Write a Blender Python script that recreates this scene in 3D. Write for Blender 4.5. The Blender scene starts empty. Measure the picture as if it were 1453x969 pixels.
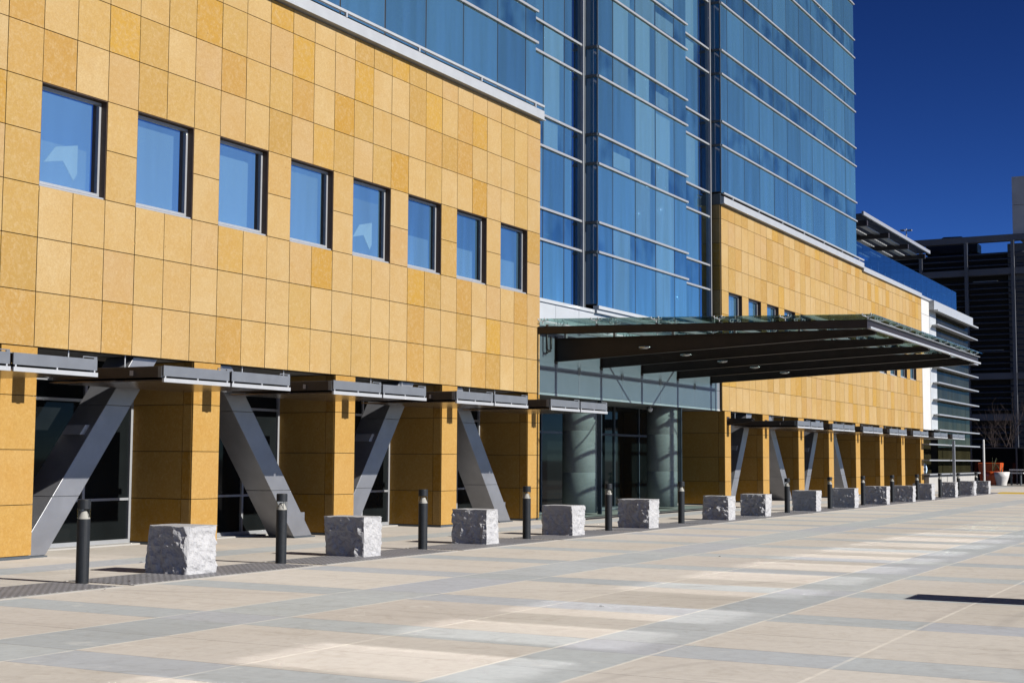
import bpy, bmesh, math, random
from mathutils import Vector, Matrix, noise

S = bpy.context.scene
COL = S.collection
R = math.radians
SUN_EL = 30.8

# ------------------------------------------------------------------ helpers
class MB:
    """collects boxes, prisms, tubes, quads (with a material slot each) into one mesh object"""
    def __init__(self):
        self.v = []; self.f = []; self.m = []
    def quad(self, pts, mi=0):
        n = len(self.v); self.v += [tuple(p) for p in pts]
        self.f.append(tuple(range(n, n + len(pts)))); self.m.append(mi)
    def hexa(self, p, mi=0):
        """8 points: bottom ring 0-3, top ring 4-7"""
        n = len(self.v); self.v += [tuple(q) for q in p]
        for a in ((3, 2, 1, 0), (4, 5, 6, 7), (0, 1, 5, 4), (1, 2, 6, 5), (2, 3, 7, 6), (3, 0, 4, 7)):
            self.f.append(tuple(n + i for i in a)); self.m.append(mi)
    def box(self, x0, x1, y0, y1, z0, z1, mi=0):
        self.hexa([(x0, y0, z0), (x1, y0, z0), (x1, y1, z0), (x0, y1, z0),
                   (x0, y0, z1), (x1, y0, z1), (x1, y1, z1), (x0, y1, z1)], mi)
    def prism_x(self, prof, x0, x1, mi=0):
        """profile of (y, z) points swept along x"""
        n = len(self.v); k = len(prof)
        self.v += [(x0, y, z) for y, z in prof] + [(x1, y, z) for y, z in prof]
        self.f.append(tuple(n + i for i in range(k))[::-1]); self.m.append(mi)
        self.f.append(tuple(n + k + i for i in range(k))); self.m.append(mi)
        for i in range(k):
            j = (i + 1) % k
            self.f.append((n + i, n + j, n + k + j, n + k + i)); self.m.append(mi)
    def prism_y(self, prof, y0, y1, mi=0):
        """profile of (x, z) points swept along y"""
        n = len(self.v); k = len(prof)
        self.v += [(x, y0, z) for x, z in prof] + [(x, y1, z) for x, z in prof]
        self.f.append(tuple(n + i for i in range(k))); self.m.append(mi)
        self.f.append(tuple(n + k + i for i in range(k))[::-1]); self.m.append(mi)
        for i in range(k):
            j = (i + 1) % k
            self.f.append((n + j, n + i, n + k + i, n + k + j)); self.m.append(mi)
    def lathe(self, prof, cx=0, cy=0, seg=24, mi=0, cap=True):
        n = len(self.v); k = len(prof)
        for s in range(seg):
            a = 2 * math.pi * s / seg; c, d = math.cos(a), math.sin(a)
            self.v += [(cx + r * c, cy + r * d, z) for r, z in prof]
        for s in range(seg):
            t = (s + 1) % seg
            for i in range(k - 1):
                self.f.append((n + s * k + i, n + t * k + i, n + t * k + i + 1, n + s * k + i + 1)); self.m.append(mi)
        if cap:
            self.f.append(tuple(n + s * k for s in range(seg))[::-1]); self.m.append(mi)
            self.f.append(tuple(n + s * k + k - 1 for s in range(seg))); self.m.append(mi)
    def tube(self, pts, r, seg=8, mi=0, r1=None):
        pts = [Vector(p) for p in pts]; n = len(self.v); k = len(pts)
        for i, p in enumerate(pts):
            d = (pts[min(i + 1, k - 1)] - pts[max(i - 1, 0)]).normalized()
            a = Vector((0, 0, 1)) if abs(d.z) < .9 else Vector((1, 0, 0))
            u = d.cross(a).normalized(); w = d.cross(u)
            rr = r if r1 is None else r + (r1 - r) * i / (k - 1)
            for s in range(seg):
                t = 2 * math.pi * s / seg
                self.v.append(tuple(p + rr * (math.cos(t) * u + math.sin(t) * w)))
        for i in range(k - 1):
            for s in range(seg):
                t = (s + 1) % seg
                self.f.append((n + i * seg + s, n + i * seg + t, n + (i + 1) * seg + t, n + (i + 1) * seg + s)); self.m.append(mi)
        self.f.append(tuple(n + s for s in range(seg))[::-1]); self.m.append(mi)
        self.f.append(tuple(n + (k - 1) * seg + s for s in range(seg))); self.m.append(mi)
    def build(self, name, mats, parent=None, smooth=False, bevel=0):
        me = bpy.data.meshes.new(name); me.from_pydata(self.v, [], self.f)
        if not isinstance(mats, (list, tuple)): mats = [mats]
        for m in mats: me.materials.append(m)
        me.polygons.foreach_set('material_index', self.m)
        bm = bmesh.new(); bm.from_mesh(me)
        bmesh.ops.recalc_face_normals(bm, faces=bm.faces)
        bm.to_mesh(me); bm.free()
        o = bpy.data.objects.new(name, me); COL.objects.link(o)
        if parent: o.parent = parent; o.matrix_parent_inverse = parent.matrix_basis.inverted()
        if smooth:
            for p in me.polygons: p.use_smooth = True
        if bevel:
            b = o.modifiers.new('Bevel', 'BEVEL'); b.width = bevel; b.segments = 2; b.limit_method = 'ANGLE'
        return o

def tag(o, label=None, cat=None, group=None, kind=None):
    if label: o['label'] = label
    if cat: o['category'] = cat
    if group: o['group'] = group
    if kind: o['kind'] = kind
    return o
def thing(name, label, cat, loc=(0, 0, 0), group=None):
    o = bpy.data.objects.new(name, None); COL.objects.link(o); o.location = loc; o.empty_display_size = .2
    bpy.context.view_layer.update()
    return tag(o, label, cat, group)
def kids(o): return [c for c in bpy.data.objects if c.parent == o]
def copy_tree(o, parent=None):
    c = o.copy(); COL.objects.link(c)
    if parent: c.parent = parent
    for ch in kids(o): copy_tree(ch, c)
    return c
ORD = ['first', 'second', 'third', 'fourth', 'fifth', 'sixth', 'seventh', 'eighth', 'ninth', 'tenth',
       'eleventh', 'twelfth', 'thirteenth', 'fourteenth', 'fifteenth', 'sixteenth']

# ------------------------------------------------------------------ materials
ALB = .48      # colours below are as they look in the sunlit picture; surfaces are this much darker and the exposure higher
class NT:
    def __init__(self, name):
        self.mat = bpy.data.materials.new(name); self.mat.use_nodes = True
        self.gain = ALB
        self.t = self.mat.node_tree; self.b = self.t.nodes['Principled BSDF']; self.out = self.t.nodes['Material Output']
    def n(self, typ, **kw):
        x = self.t.nodes.new(typ)
        for k, v in kw.items(): setattr(x, k, v)
        return x
    def l(self, a, b): self.t.links.new(a, b)
    def val(self, sock, v):
        if hasattr(v, 'links') or isinstance(v, bpy.types.NodeSocket): self.l(v, sock)
        else: sock.default_value = v
    def math(self, op, a, b=None, c=None):
        x = self.n('ShaderNodeMath', operation=op)
        self.val(x.inputs[0], a)
        if b is not None: self.val(x.inputs[1], b)
        if c is not None: self.val(x.inputs[2], c)
        return x.outputs[0]
    def mix(self, f, a, b, blend='MIX'):
        x = self.n('ShaderNodeMix', data_type='RGBA', blend_type=blend)
        self.val(x.inputs[0], f)
        for i, v in ((6, a), (7, b)):
            if isinstance(v, bpy.types.NodeSocket): self.l(v, x.inputs[i])
            else: x.inputs[i].default_value = (*v, 1) if len(v) == 3 else v
        return x.outputs[2]
    def coord(self, scale=(1, 1, 1)):
        tc = self.n('ShaderNodeTexCoord'); mp = self.n('ShaderNodeMapping'); mp.inputs['Scale'].default_value = scale
        self.l(tc.outputs['Object'], mp.inputs[0]); return mp.outputs[0]
    def noise(self, scale, detail=4, rough=.55, vec=None, dist=0):
        x = self.n('ShaderNodeTexNoise'); x.inputs['Scale'].default_value = scale; x.inputs['Detail'].default_value = detail
        x.inputs['Roughness'].default_value = rough; x.inputs['Distortion'].default_value = dist
        if vec is not None: self.l(vec, x.inputs['Vector'])
        return x.outputs['Fac']
    def ramp(self, fac, stops):
        x = self.n('ShaderNodeValToRGB'); self.l(fac, x.inputs[0]); e = x.color_ramp.elements
        while len(e) < len(stops): e.new(.5)
        for s, (p, c) in zip(e, stops):
            s.position = p; s.color = (*c, 1) if len(c) == 3 else c
        return x.outputs[0]
    def bump(self, h, strength=.3, dist=.01):
        x = self.n('ShaderNodeBump'); x.inputs['Strength'].default_value = strength; x.inputs['Distance'].default_value = dist
        self.l(h, x.inputs['Height']); self.l(x.outputs[0], self.b.inputs['Normal'])
    def rng(self, f, a, b, c, d):
        x = self.n('ShaderNodeMapRange'); self.l(f, x.inputs[0])
        for i, v in enumerate((a, b, c, d)): x.inputs[i + 1].default_value = v
        return x.outputs[0]

def simple(name, col, rough=.6, metal=0, var=.12, scale=3, bump=0, spec=.5):
    k = NT(name); v = k.coord(); f = k.noise(scale, 5, .6, v)
    c1 = tuple(min(1, c * (1 - var)) for c in col); c2 = tuple(min(1, c * (1 + var)) for c in col)
    k.l(k.ramp(f, [(.3, c1), (.7, c2)]), k.b.inputs['Base Color'])
    k.b.inputs['Roughness'].default_value = rough; k.b.inputs['Metallic'].default_value = metal
    k.b.inputs['Specular IOR Level'].default_value = spec
    if bump: k.bump(k.noise(scale * 20, 4, .6, v), bump, .005)
    return k.mat

def stone_mat(name='amber_limestone', cast=None):
    k = NT(name); v = k.coord()
    rnd = k.n('ShaderNodeNewGeometry').outputs['Random Per Island']
    base = k.ramp(rnd, [(0, (.46, .275, .065)), (.14, (.54, .36, .115)), (.28, (.60, .44, .22)), (.38, (.55, .36, .12)), (.50, (.64, .475, .24)),
                        (.60, (.58, .395, .145)), (.70, (.56, .38, .19)), (.79, (.62, .45, .21)), (.85, (.50, .28, .06)), (.89, (.56, .365, .125)), (.915, (.60, .36, .05)), (1, (.50, .265, .025))])
    # a shift per slab keeps the veining from running on across the joints
    sh = k.n('ShaderNodeVectorMath', operation='ADD'); k.l(v, sh.inputs[0])
    cb = k.n('ShaderNodeCombineXYZ'); off = k.math('MULTIPLY', rnd, 37.0)
    for i in range(3): k.l(off, cb.inputs[i])
    k.l(cb.outputs[0], sh.inputs[1])
    n1 = k.noise(1.7, 6, .62, sh.outputs[0], .6); n2 = k.noise(38, 3, .7, sh.outputs[0]); n3 = k.noise(7, 5, .7, sh.outputs[0], 1.2)
    c = k.mix(k.rng(n1, .34, .70, 0, .5), base, (.52, .30, .065))
    c = k.mix(k.rng(n3, .47, .72, 0, .62), c, (.60, .43, .21))
    c = k.mix(k.rng(n2, .35, .75, 0, .5), c, (.38, .215, .065))
    n7 = k.noise(16, 4, .75, sh.outputs[0], .5); c = k.mix(k.rng(n7, .5, .72, 0, .5), c, (.66, .50, .27))
    vo = k.n('ShaderNodeTexVoronoi'); vo.inputs['Scale'].default_value = 1.9; k.l(sh.outputs[0], vo.inputs['Vector'])
    c = k.mix(k.rng(vo.outputs['Distance'], .018, .03, .7, 0), c, (.25, .13, .04))
    if cast: c = k.mix(1.0, c, cast, 'MULTIPLY')
    k.l(c, k.b.inputs['Base Color']); k.b.inputs['Roughness'].default_value = .7
    k.b.inputs['Specular IOR Level'].default_value = .18
    k.bump(n2, .12, .004)
    return k.mat

def mirror_glass(name, tint, blind, refl=.86, rough=.04, head=.35, blotch=.0, warp=.06):
    """coated facade glass: mostly a tinted mirror, over blinds and dim rooms that differ from pane to pane"""
    k = NT(name); v = k.coord(); rnd = k.math('FRACT', k.math('ADD', k.n('ShaderNodeNewGeometry').outputs['Random Per Island'], k.n('ShaderNodeObjectInfo').outputs['Random']))
    st = k.coord((2.6, 2.6, .22)); n1 = k.noise(1.0, 3, .55, st); n2 = k.noise(.35, 2, .5, v)
    sh = k.math('ADD', k.math('MULTIPLY', n1, .45), k.math('MULTIPLY', rnd, .55))
    room = k.ramp(sh, [(.25, tuple(c * .66 for c in blind)), (.5, tuple(c * .86 for c in blind)), (.75, blind)])
    if blotch:
        nb = k.noise(1.15, 2, .5, k.coord((1, 1, .8))); room = k.mix(k.rng(nb, .42, .68, 0, blotch), room, (.02, .06, .10))
    k.l(room, k.b.inputs['Base Color']); k.b.inputs['Roughness'].default_value = .9
    k.b.inputs['Specular IOR Level'].default_value = 0
    gl = k.n('ShaderNodeBsdfGlossy'); gl.inputs['Roughness'].default_value = rough
    k.l(k.mix(k.rng(n1, .36, .60, 0, 1), tuple(c * .70 for c in tint), tint), gl.inputs['Color'])
    lf = k.n('ShaderNodeLayerWeight'); lf.inputs[0].default_value = .5      # the coating reads blue at a slant, near neutral head on
    k.l(k.mix(k.rng(lf.outputs['Facing'], .2, .5, 0, 1), (.93, .92, .98), k.mix(k.rng(n1, .36, .60, 0, 1), tuple(c * .70 for c in tint), tint)), gl.inputs['Color'])
    bp = k.n('ShaderNodeBump'); bp.inputs['Strength'].default_value = warp; bp.inputs['Distance'].default_value = .02
    k.l(k.noise(.9, 1, .4, v), bp.inputs['Height']); k.l(bp.outputs[0], gl.inputs['Normal'])
    mx = k.n('ShaderNodeMixShader'); lw = k.n('ShaderNodeLayerWeight'); lw.inputs[0].default_value = .5
    k.l(k.rng(k.math('ADD', lw.outputs['Facing'], k.math('MULTIPLY', n2, .12)), .22, .62, refl * head, refl), mx.inputs[0])
    k.l(k.b.outputs[0], mx.inputs[1]); k.l(gl.outputs[0], mx.inputs[2]); k.l(mx.outputs[0], k.out.inputs[0])
    return k.mat

def clear_glass(name, tint, refl=.12, rough=.01):
    k = NT(name)
    tr = k.n('ShaderNodeBsdfTransparent'); tr.inputs[0].default_value = (*tint, 1)
    gl = k.n('ShaderNodeBsdfGlossy'); gl.inputs['Roughness'].default_value = rough; gl.inputs['Color'].default_value = (.85, .97, .95, 1)
    fr = k.n('ShaderNodeLayerWeight'); fr.inputs[0].default_value = .5      # Schlick: the same from both sides of a pane
    sch = k.math('MULTIPLY', k.math('POWER', fr.outputs['Facing'], 5.0), .9)
    mx = k.n('ShaderNodeMixShader'); k.l(k.math('ADD', sch, refl), mx.inputs[0])
    k.l(tr.outputs[0], mx.inputs[1]); k.l(gl.outputs[0], mx.inputs[2]); k.l(mx.outputs[0], k.out.inputs[0])
    return k.mat

def paving_mat():
    k = NT('plaza_paving'); tc = k.n('ShaderNodeTexCoord'); sp = k.n('ShaderNodeSeparateXYZ'); k.l(tc.outputs['Object'], sp.inputs[0])
    x, y = sp.outputs[0], sp.outputs[1]; v = k.coord()
    PX, W = 2.87, .74
    fx = k.math('MULTIPLY', k.math('FRACT', k.math('DIVIDE', k.math('SUBTRACT', x, 11.03 - 40 * PX), PX)), PX)
    ix = k.math('FLOOR', k.math('DIVIDE', k.math('SUBTRACT', x, 11.03 - 40 * PX), PX))
    bx = k.math('LESS_THAN', fx, W)
    def rngmask(s, a, b): return k.math('MULTIPLY', k.math('GREATER_THAN', s, a), k.math('LESS_THAN', s, b))
    yb = k.math('MAXIMUM', k.math('MAXIMUM', rngmask(y, 8.9, 9.98), rngmask(y, 4.7, 5.58)), rngmask(y, 15.25, 16.1))
    yb = k.math('MAXIMUM', yb, rngmask(y, -1.2, .2))
    zone = k.math('LESS_THAN', y, 12.62)
    grey = k.math('MAXIMUM', k.math('MULTIPLY', bx, zone), yb)
    # one id per slab: column index plus the number of joints passed
    iy = k.math('GREATER_THAN', y, 7.2)
    for j in (3.22, 4.7, 5.58, 8.9, 9.98, 12.62, 14.7): iy = k.math('ADD', iy, k.math('GREATER_THAN', y, j))
    cv = k.n('ShaderNodeCombineXYZ'); k.l(k.math('ADD', k.math('MULTIPLY', ix, 2.0), bx), cv.inputs[0]); k.l(iy, cv.inputs[1])
    wn = k.n('ShaderNodeTexWhiteNoise', noise_dimensions='2D'); k.l(cv.outputs[0], wn.inputs['Vector'])
    n1 = k.noise(.55, 6, .6, v); n2 = k.noise(9, 5, .65, v); n3 = k.noise(120, 2, .6, v); n4 = k.noise(.09, 3, .5, v)
    tan = k.ramp(wn.outputs['Value'], [(0, (.375, .353, .322)), (.35, (.425, .40, .367)), (.7, (.395, .37, .343)), (1, (.445, .42, .387))])
    gry = k.ramp(wn.outputs['Value'], [(0, (.29, .315, .333)), (.5, (.335, .36, .37)), (1, (.31, .328, .36))])
    c = k.mix(grey, tan, gry)
    c = k.mix(k.rng(n1, .25, .75, .0, .45), c, k.mix(1.0, c, (.80, .78, .75), 'MULTIPLY'))
    c = k.mix(k.rng(n4, .40, .66, 0, .35), c, k.mix(1.0, c, (.84, .80, .74), 'MULTIPLY'))
    c = k.mix(k.rng(n2, .45, .82, 0, .42), c, k.mix(1.0, c, (.66, .64, .62), 'MULTIPLY'))
    n5 = k.noise(2.3, 7, .7, v, 1.5); c = k.mix(k.rng(n5, .53, .70, 0, .42), c, k.mix(1.0, c, (.70, .67, .62), 'MULTIPLY'))
    n6 = k.noise(1.1, 6, .75, k.coord((1.3, .5, 1)), 2.0); c = k.mix(k.rng(n6, .60, .72, 0, .30), c, (.60, .57, .52))
    c = k.mix(k.rng(n3, .3, .7, 0, .14), c, (.25, .23, .21))
    # streaks swept across the slabs
    stv = k.coord((2.2, .18, 1)); ns = k.noise(1.3, 4, .6, stv)
    c = k.mix(k.rng(ns, .52, .8, 0, .5), c, k.mix(1.0, c, (.78, .77, .76), 'MULTIPLY'))
    # faint tyre arcs
    for cx, cy, rr, ww in ((15.2, -6.5, 9.1, .10), (15.35, -6.6, 9.9, .08), (22, 14.5, 9.2, .10), (9.4, 1.2, 3.3, .07)):
        dv = k.n('ShaderNodeVectorMath', operation='DISTANCE'); k.l(v, dv.inputs[0]); dv.inputs[1].default_value = (cx, cy, 0)
        mk = k.rng(k.math('ABSOLUTE', k.math('SUBTRACT', dv.outputs['Value'], rr)), ww * .3, ww, 1, 0)
        c = k.mix(k.math('MULTIPLY', mk, k.rng(n1, .42, .62, 0, .26)), c, (.17, .16, .15))
    # gum spots
    vo = k.n('ShaderNodeTexVoronoi'); vo.inputs['Scale'].default_value = .55; k.l(v, vo.inputs['Vector'])
    c = k.mix(k.rng(vo.outputs['Distance'], .015, .03, .55, 0), c, (.16, .15, .14))
    # joints: pale caulk along the facade direction, dark saw cuts across it
    wob = k.math('MULTIPLY', k.math('SUBTRACT', n2, .5), .02)
    yy = k.math('ADD', y, wob)
    jl = None
    for j in (3.22, 4.7, 5.58, 7.2, 8.9, 9.98, 12.6):
        m = k.math('LESS_THAN', k.math('ABSOLUTE', k.math('SUBTRACT', yy, j)), .017)
        jl = m if jl is None else k.math('MAXIMUM', jl, m)
    c = k.mix(k.math('MULTIPLY', jl, k.rng(n5, .35, .65, .12, .5)), c, (.62, .58, .51))
    xx = k.math('ADD', fx, wob); jd = None
    for j in (.006, W, W + (PX - W) * .5):
        m = k.math('LESS_THAN', k.math('ABSOLUTE', k.math('SUBTRACT', xx, j)), .011)
        jd = m if jd is None else k.math('MAXIMUM', jd, m)
    c = k.mix(k.math('MULTIPLY', k.math('MULTIPLY', jd, zone), k.rng(n1, .3, .7, .15, .6)), c, (.13, .12, .115))
    k.l(c, k.b.inputs['Base Color']); k.b.inputs['Roughness'].default_value = .88
    k.b.inputs['Specular IOR Level'].default_value = .12
    k.bump(k.math('ADD', k.math('MULTIPLY', n3, .5), n2), .12, .006)
    return k.mat

def granite_mat():
    k = NT('split_granite'); v = k.coord(); n1 = k.noise(4, 6, .65, v); n2 = k.noise(90, 3, .7, v); n3 = k.noise(30, 4, .7, v)
    c = k.ramp(n1, [(.3, (.52, .525, .55)), (.7, (.66, .665, .685))])
    c = k.mix(k.rng(n2, .54, .70, 0, .6), c, (.15, .15, .17))
    c = k.mix(k.rng(n3, .55, .8, 0, .35), c, (.76, .76, .76))
    k.l(c, k.b.inputs['Base Color']); k.b.inputs['Roughness'].default_value = .75
    k.bump(k.math('ADD', n3, n2), .5, .012)
    return k.mat

def grate_mat():
    k = NT('galvanised_grating'); v = k.coord()
    sp = k.n('ShaderNodeSeparateXYZ'); k.l(v, sp.inputs[0])
    fx = k.math('FRACT', k.math('MULTIPLY', k.math('ADD', sp.outputs[0], k.math('MULTIPLY', sp.outputs[1], .5)), 9)); fy = k.math('FRACT', k.math('MULTIPLY', sp.outputs[1], 14))
    hole = k.math('MULTIPLY', k.math('GREATER_THAN', fx, .25), k.math('GREATER_THAN', fy, .42))
    n1 = k.noise(1.5, 4, .6, v)
    c = k.mix(hole, k.ramp(n1, [(.3, (.40, .40, .44)), (.7, (.52, .52, .56))]), (.07, .07, .08))
    k.l(c, k.b.inputs['Base Color']); k.b.inputs['Roughness'].default_value = .6; k.b.inputs['Metallic'].default_value = .2
    return k.mat

def concrete_mat():
    k = NT('board_marked_concrete'); v = k.coord(); n1 = k.noise(1.6, 6, .65, v); n2 = k.noise(45, 3, .6, v)
    st = k.noise(3, 3, .5, k.coord((1, 1, 5)))
    c = k.ramp(n1, [(.25, (.27, .285, .27)), (.75, (.42, .44, .42))]); c = k.mix(k.rng(st, .4, .7, 0, .3), c, (.25, .26, .25))
    c = k.mix(k.rng(n2, .5, .8, 0, .4), c, (.18, .18, .18))
    k.l(c, k.b.inputs['Base Color']); k.b.inputs['Roughness'].default_value = .8; k.bump(n2, .2, .004)
    return k.mat

M = {}
M['stone'] = stone_mat()
M['ochre'] = stone_mat('ochre_limestone', (1, .88, .60))      # the pillars are cut from a deeper ochre bed
M['joint'] = simple('shadow_gap', (.05, .035, .02), .9, var=.2)
M['tower'] = mirror_glass('blue_curtain_glass', (.74, .95, .86), (.15, .36, .53), .64, .04, .6)
M['spandrel'] = mirror_glass('blue_spandrel_glass', (.70, .90, .86), (.115, .29, .44), .62, .04, .6, blotch=.75)
M['pale'] = mirror_glass('blue_glass_over_blind', (.74, .95, .86), (.24, .49, .64), .58, .04, .6)
M['deep'] = mirror_glass('clear_dark_glass', (.60, .80, .86), (.008, .012, .016), .74, .026, .8, warp=0)
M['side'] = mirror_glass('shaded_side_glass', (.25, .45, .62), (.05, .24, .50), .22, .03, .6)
M['win'] = mirror_glass('window_glass', (.72, .92, .86), (.16, .33, .49), .66, .026, .62, warp=0)
M['winpale'] = mirror_glass('window_glass_over_shade', (.72, .92, .86), (.215, .41, .56), .60, .026, .62, warp=0)
M['winrefl'] = mirror_glass('window_glass_painted_reflection', (.80, .98, .95), (.32, .55, .64), .50, .026, .80, warp=0)  # paler window glass, a bright reflection put into its colour
M['store'] = simple('dark_storefront_glass', (.012, .015, .016), .03, var=.3, scale=.6, spec=.34)
M['store'].node_tree.nodes['Principled BSDF'].inputs['IOR'].default_value = 1.22
M['canopyglass'] = clear_glass('canopy_glass', (.66, .78, .775), .10)
M['rail_glass'] = clear_glass('balustrade_glass', (.50, .68, .80), .15)
M['lens'] = clear_glass('bollard_lens', (.95, .95, .93), .02)
M['alu'] = simple('pale_aluminium', (.58, .60, .63), .38, .35, .05, 6)
M['white'] = simple('white_painted_panel', (.80, .80, .79), .5, 0, .04, 2)
M['coping'] = simple('grey_coping_metal', (.60, .63, .66), .42, .2, .06, 3)
M['panel'] = simple('pale_spandrel_panel', (.66, .69, .71), .42, .1, .05, 1.2)
M['band'] = simple('canopy_shaded_spandrel_panel', (.28, .31, .36), .42, .1, .06, 1.2)  # darker copy of the pale panel, the canopy's shade put into its colour
M['post'] = simple('mid_grey_post', (.13, .155, .18), .45, .3, .08, 2)
M['frame'] = simple('window_frame_alu', (.52, .54, .57), .4, .3, .05, 5)
M['reveal'] = simple('bronze_reveal', (.115, .062, .036), .55, .1, .15, 4)
M['steel'] = simple('dark_bronze_steel', (.030, .020, .016), .5, .1, .25, 3, spec=.35)
M['purlin'] = simple('grey_purlin_steel', (.34, .35, .36), .5, .2, .1, 3)
M['brace'] = simple('brace_metal_panel', (.36, .37, .40), .34, .45, .10, 2.2)
M['awning'] = simple('awning_grey_metal', (.27, .29, .32), .42, .35, .08, 4)
M['lip'] = simple('awning_lip_metal', (.62, .64, .67), .4, .2, .05, 4)
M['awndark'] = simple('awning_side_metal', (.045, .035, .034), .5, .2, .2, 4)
M['soffit'] = simple('awning_soffit_metal', (.30, .25, .22), .22, .75, .15, 2)
M['ceiling'] = simple('soffit_panel', (.33, .34, .35), .6, 0, .08, 1)
M['bollard'] = simple('charcoal_powder_coat', (.020, .024, .029), .48, .1, .2, 12, spec=.32)
M['chrome'] = simple('polished_reflector', (.85, .85, .84), .22, .9, .03, 5)
M['granite'] = granite_mat()
M['grate'] = grate_mat()
M['concrete'] = concrete_mat()
M['kerb'] = simple('pale_concrete', (.50, .49, .47), .8, 0, .12, 2, .15)
M['dark'] = simple('dark_interior', (.012, .011, .011), .9, 0, .2)
M['garage'] = simple('garage_steel', (.15, .16, .19), .6, .1, .15, .4)
M['louvre'] = simple('garage_louvre', (.10, .108, .13), .55, .1, .2, .5)
M['garageconc'] = simple('garage_concrete', (.62, .63, .66), .8, 0, .12, .5)
M['orange'] = simple('orange_glazed_pot', (.80, .12, .02), .4, 0, .08, 3)
M['potwhite'] = simple('white_glazed_pot', (.90, .88, .86), .35, 0, .04, 3)
M['bark'] = simple('grey_brown_bark', (.06, .036, .032), .9, 0, .25, 9)
M['leaf'] = simple('plant_leaf', (.09, .11, .03), .7, 0, .35, 9)
M['yellow'] = simple('yellow_kerb_paint', (.78, .52, .04), .6, 0, .08, 5)
M['earth'] = simple('far_ground', (.22, .21, .19), .9, 0, .15, .05)
M['pavil'] = mirror_glass('pavilion_glass', (.42, .44, .40), (.045, .042, .022), .30, .03)

for mt in bpy.data.materials:
    b = mt.node_tree.nodes.get('Principled BSDF')
    if b is None or not b.inputs['Base Color'].is_linked: continue
    src = b.inputs['Base Color'].links[0].from_socket
    x = mt.node_tree.nodes.new('ShaderNodeMix'); x.data_type = 'RGBA'; x.blend_type = 'MULTIPLY'; x.inputs[0].default_value = 1
    x.inputs[7].default_value = (ALB, ALB, ALB, 1)
    mt.node_tree.links.new(src, x.inputs[6]); mt.node_tree.links.new(x.outputs[2], b.inputs['Base Color'])

# ------------------------------------------------------------------ camera
cam = bpy.data.cameras.new('camera'); co = bpy.data.objects.new('camera', cam); COL.objects.link(co)
yaw, pit, rol = 1.0729, .0825, .0052
cy, sy, cp, sp_, cr, sr = math.cos(yaw), math.sin(yaw), math.cos(pit), math.sin(pit), math.cos(rol), math.sin(rol)
fw = Vector((sy * cp, cy * cp, sp_)); rt = Vector((cy, -sy, 0)); up = rt.cross(fw)
r2 = cr * rt + sr * up; u2 = -sr * rt + cr * up
co.matrix_world = Matrix(((r2.x, u2.x, -fw.x, .2118), (r2.y, u2.y, -fw.y, .1084), (r2.z, u2.z, -fw.z, 1.5841), (0, 0, 0, 1)))
cam.sensor_width = 36; cam.lens = 2015.2 / 1453 * 36; cam.clip_end = 4000; cam.clip_start = .1
S.camera = co

# ------------------------------------------------------------------ sky and sun
w = bpy.data.worlds.new('World'); S.world = w; w.use_nodes = True
nt = w.node_tree; bg = nt.nodes['Background']; sk = nt.nodes.new('ShaderNodeTexSky'); sk.sky_type = 'NISHITA'
sk.sun_disc = False; sk.sun_elevation = R(SUN_EL); sk.sun_rotation = R(180)
sk.altitude = 3200; sk.air_density = .9; sk.dust_density = 0; sk.ozone_density = 5
# polarised, high contrast sky: deepen the blue the way the photograph shows it
gm = nt.nodes.new('ShaderNodeGamma'); gm.inputs[1].default_value = 2.0
ml = nt.nodes.new('ShaderNodeMix'); ml.data_type = 'RGBA'; ml.blend_type = 'MULTIPLY'; ml.inputs[0].default_value = 1; ml.inputs[7].default_value = (.152, .148, .152, 1)
nt.links.new(sk.outputs[0], gm.inputs[0]); nt.links.new(gm.outputs[0], ml.inputs[6])
nt.links.new(ml.outputs[2], bg.inputs[0]); bg.inputs[1].default_value = .05
sl = bpy.data.lights.new('sun', 'SUN'); sl.energy = 4.6; sl.angle = R(.53); sl.color = (1, .95, .87)
so = bpy.data.objects.new('sun', sl); COL.objects.link(so); so.location = (20, -40, 40)
so.rotation_euler = (R(90 - SUN_EL), 0, 0)

# ------------------------------------------------------------------ ground
g = MB(); g.quad([(-600, -600, 0), (1500, -600, 0), (1500, 900, 0), (-600, 900, 0)])
tag(g.build('ground', M['earth']), kind='structure')
g = MB(); g.quad([(-30, -45, .004), (96, -45, .004), (96, 21, .004), (-30, 21, .004)])
tag(g.build('plaza_pavement', paving_mat()), kind='structure')

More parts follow.
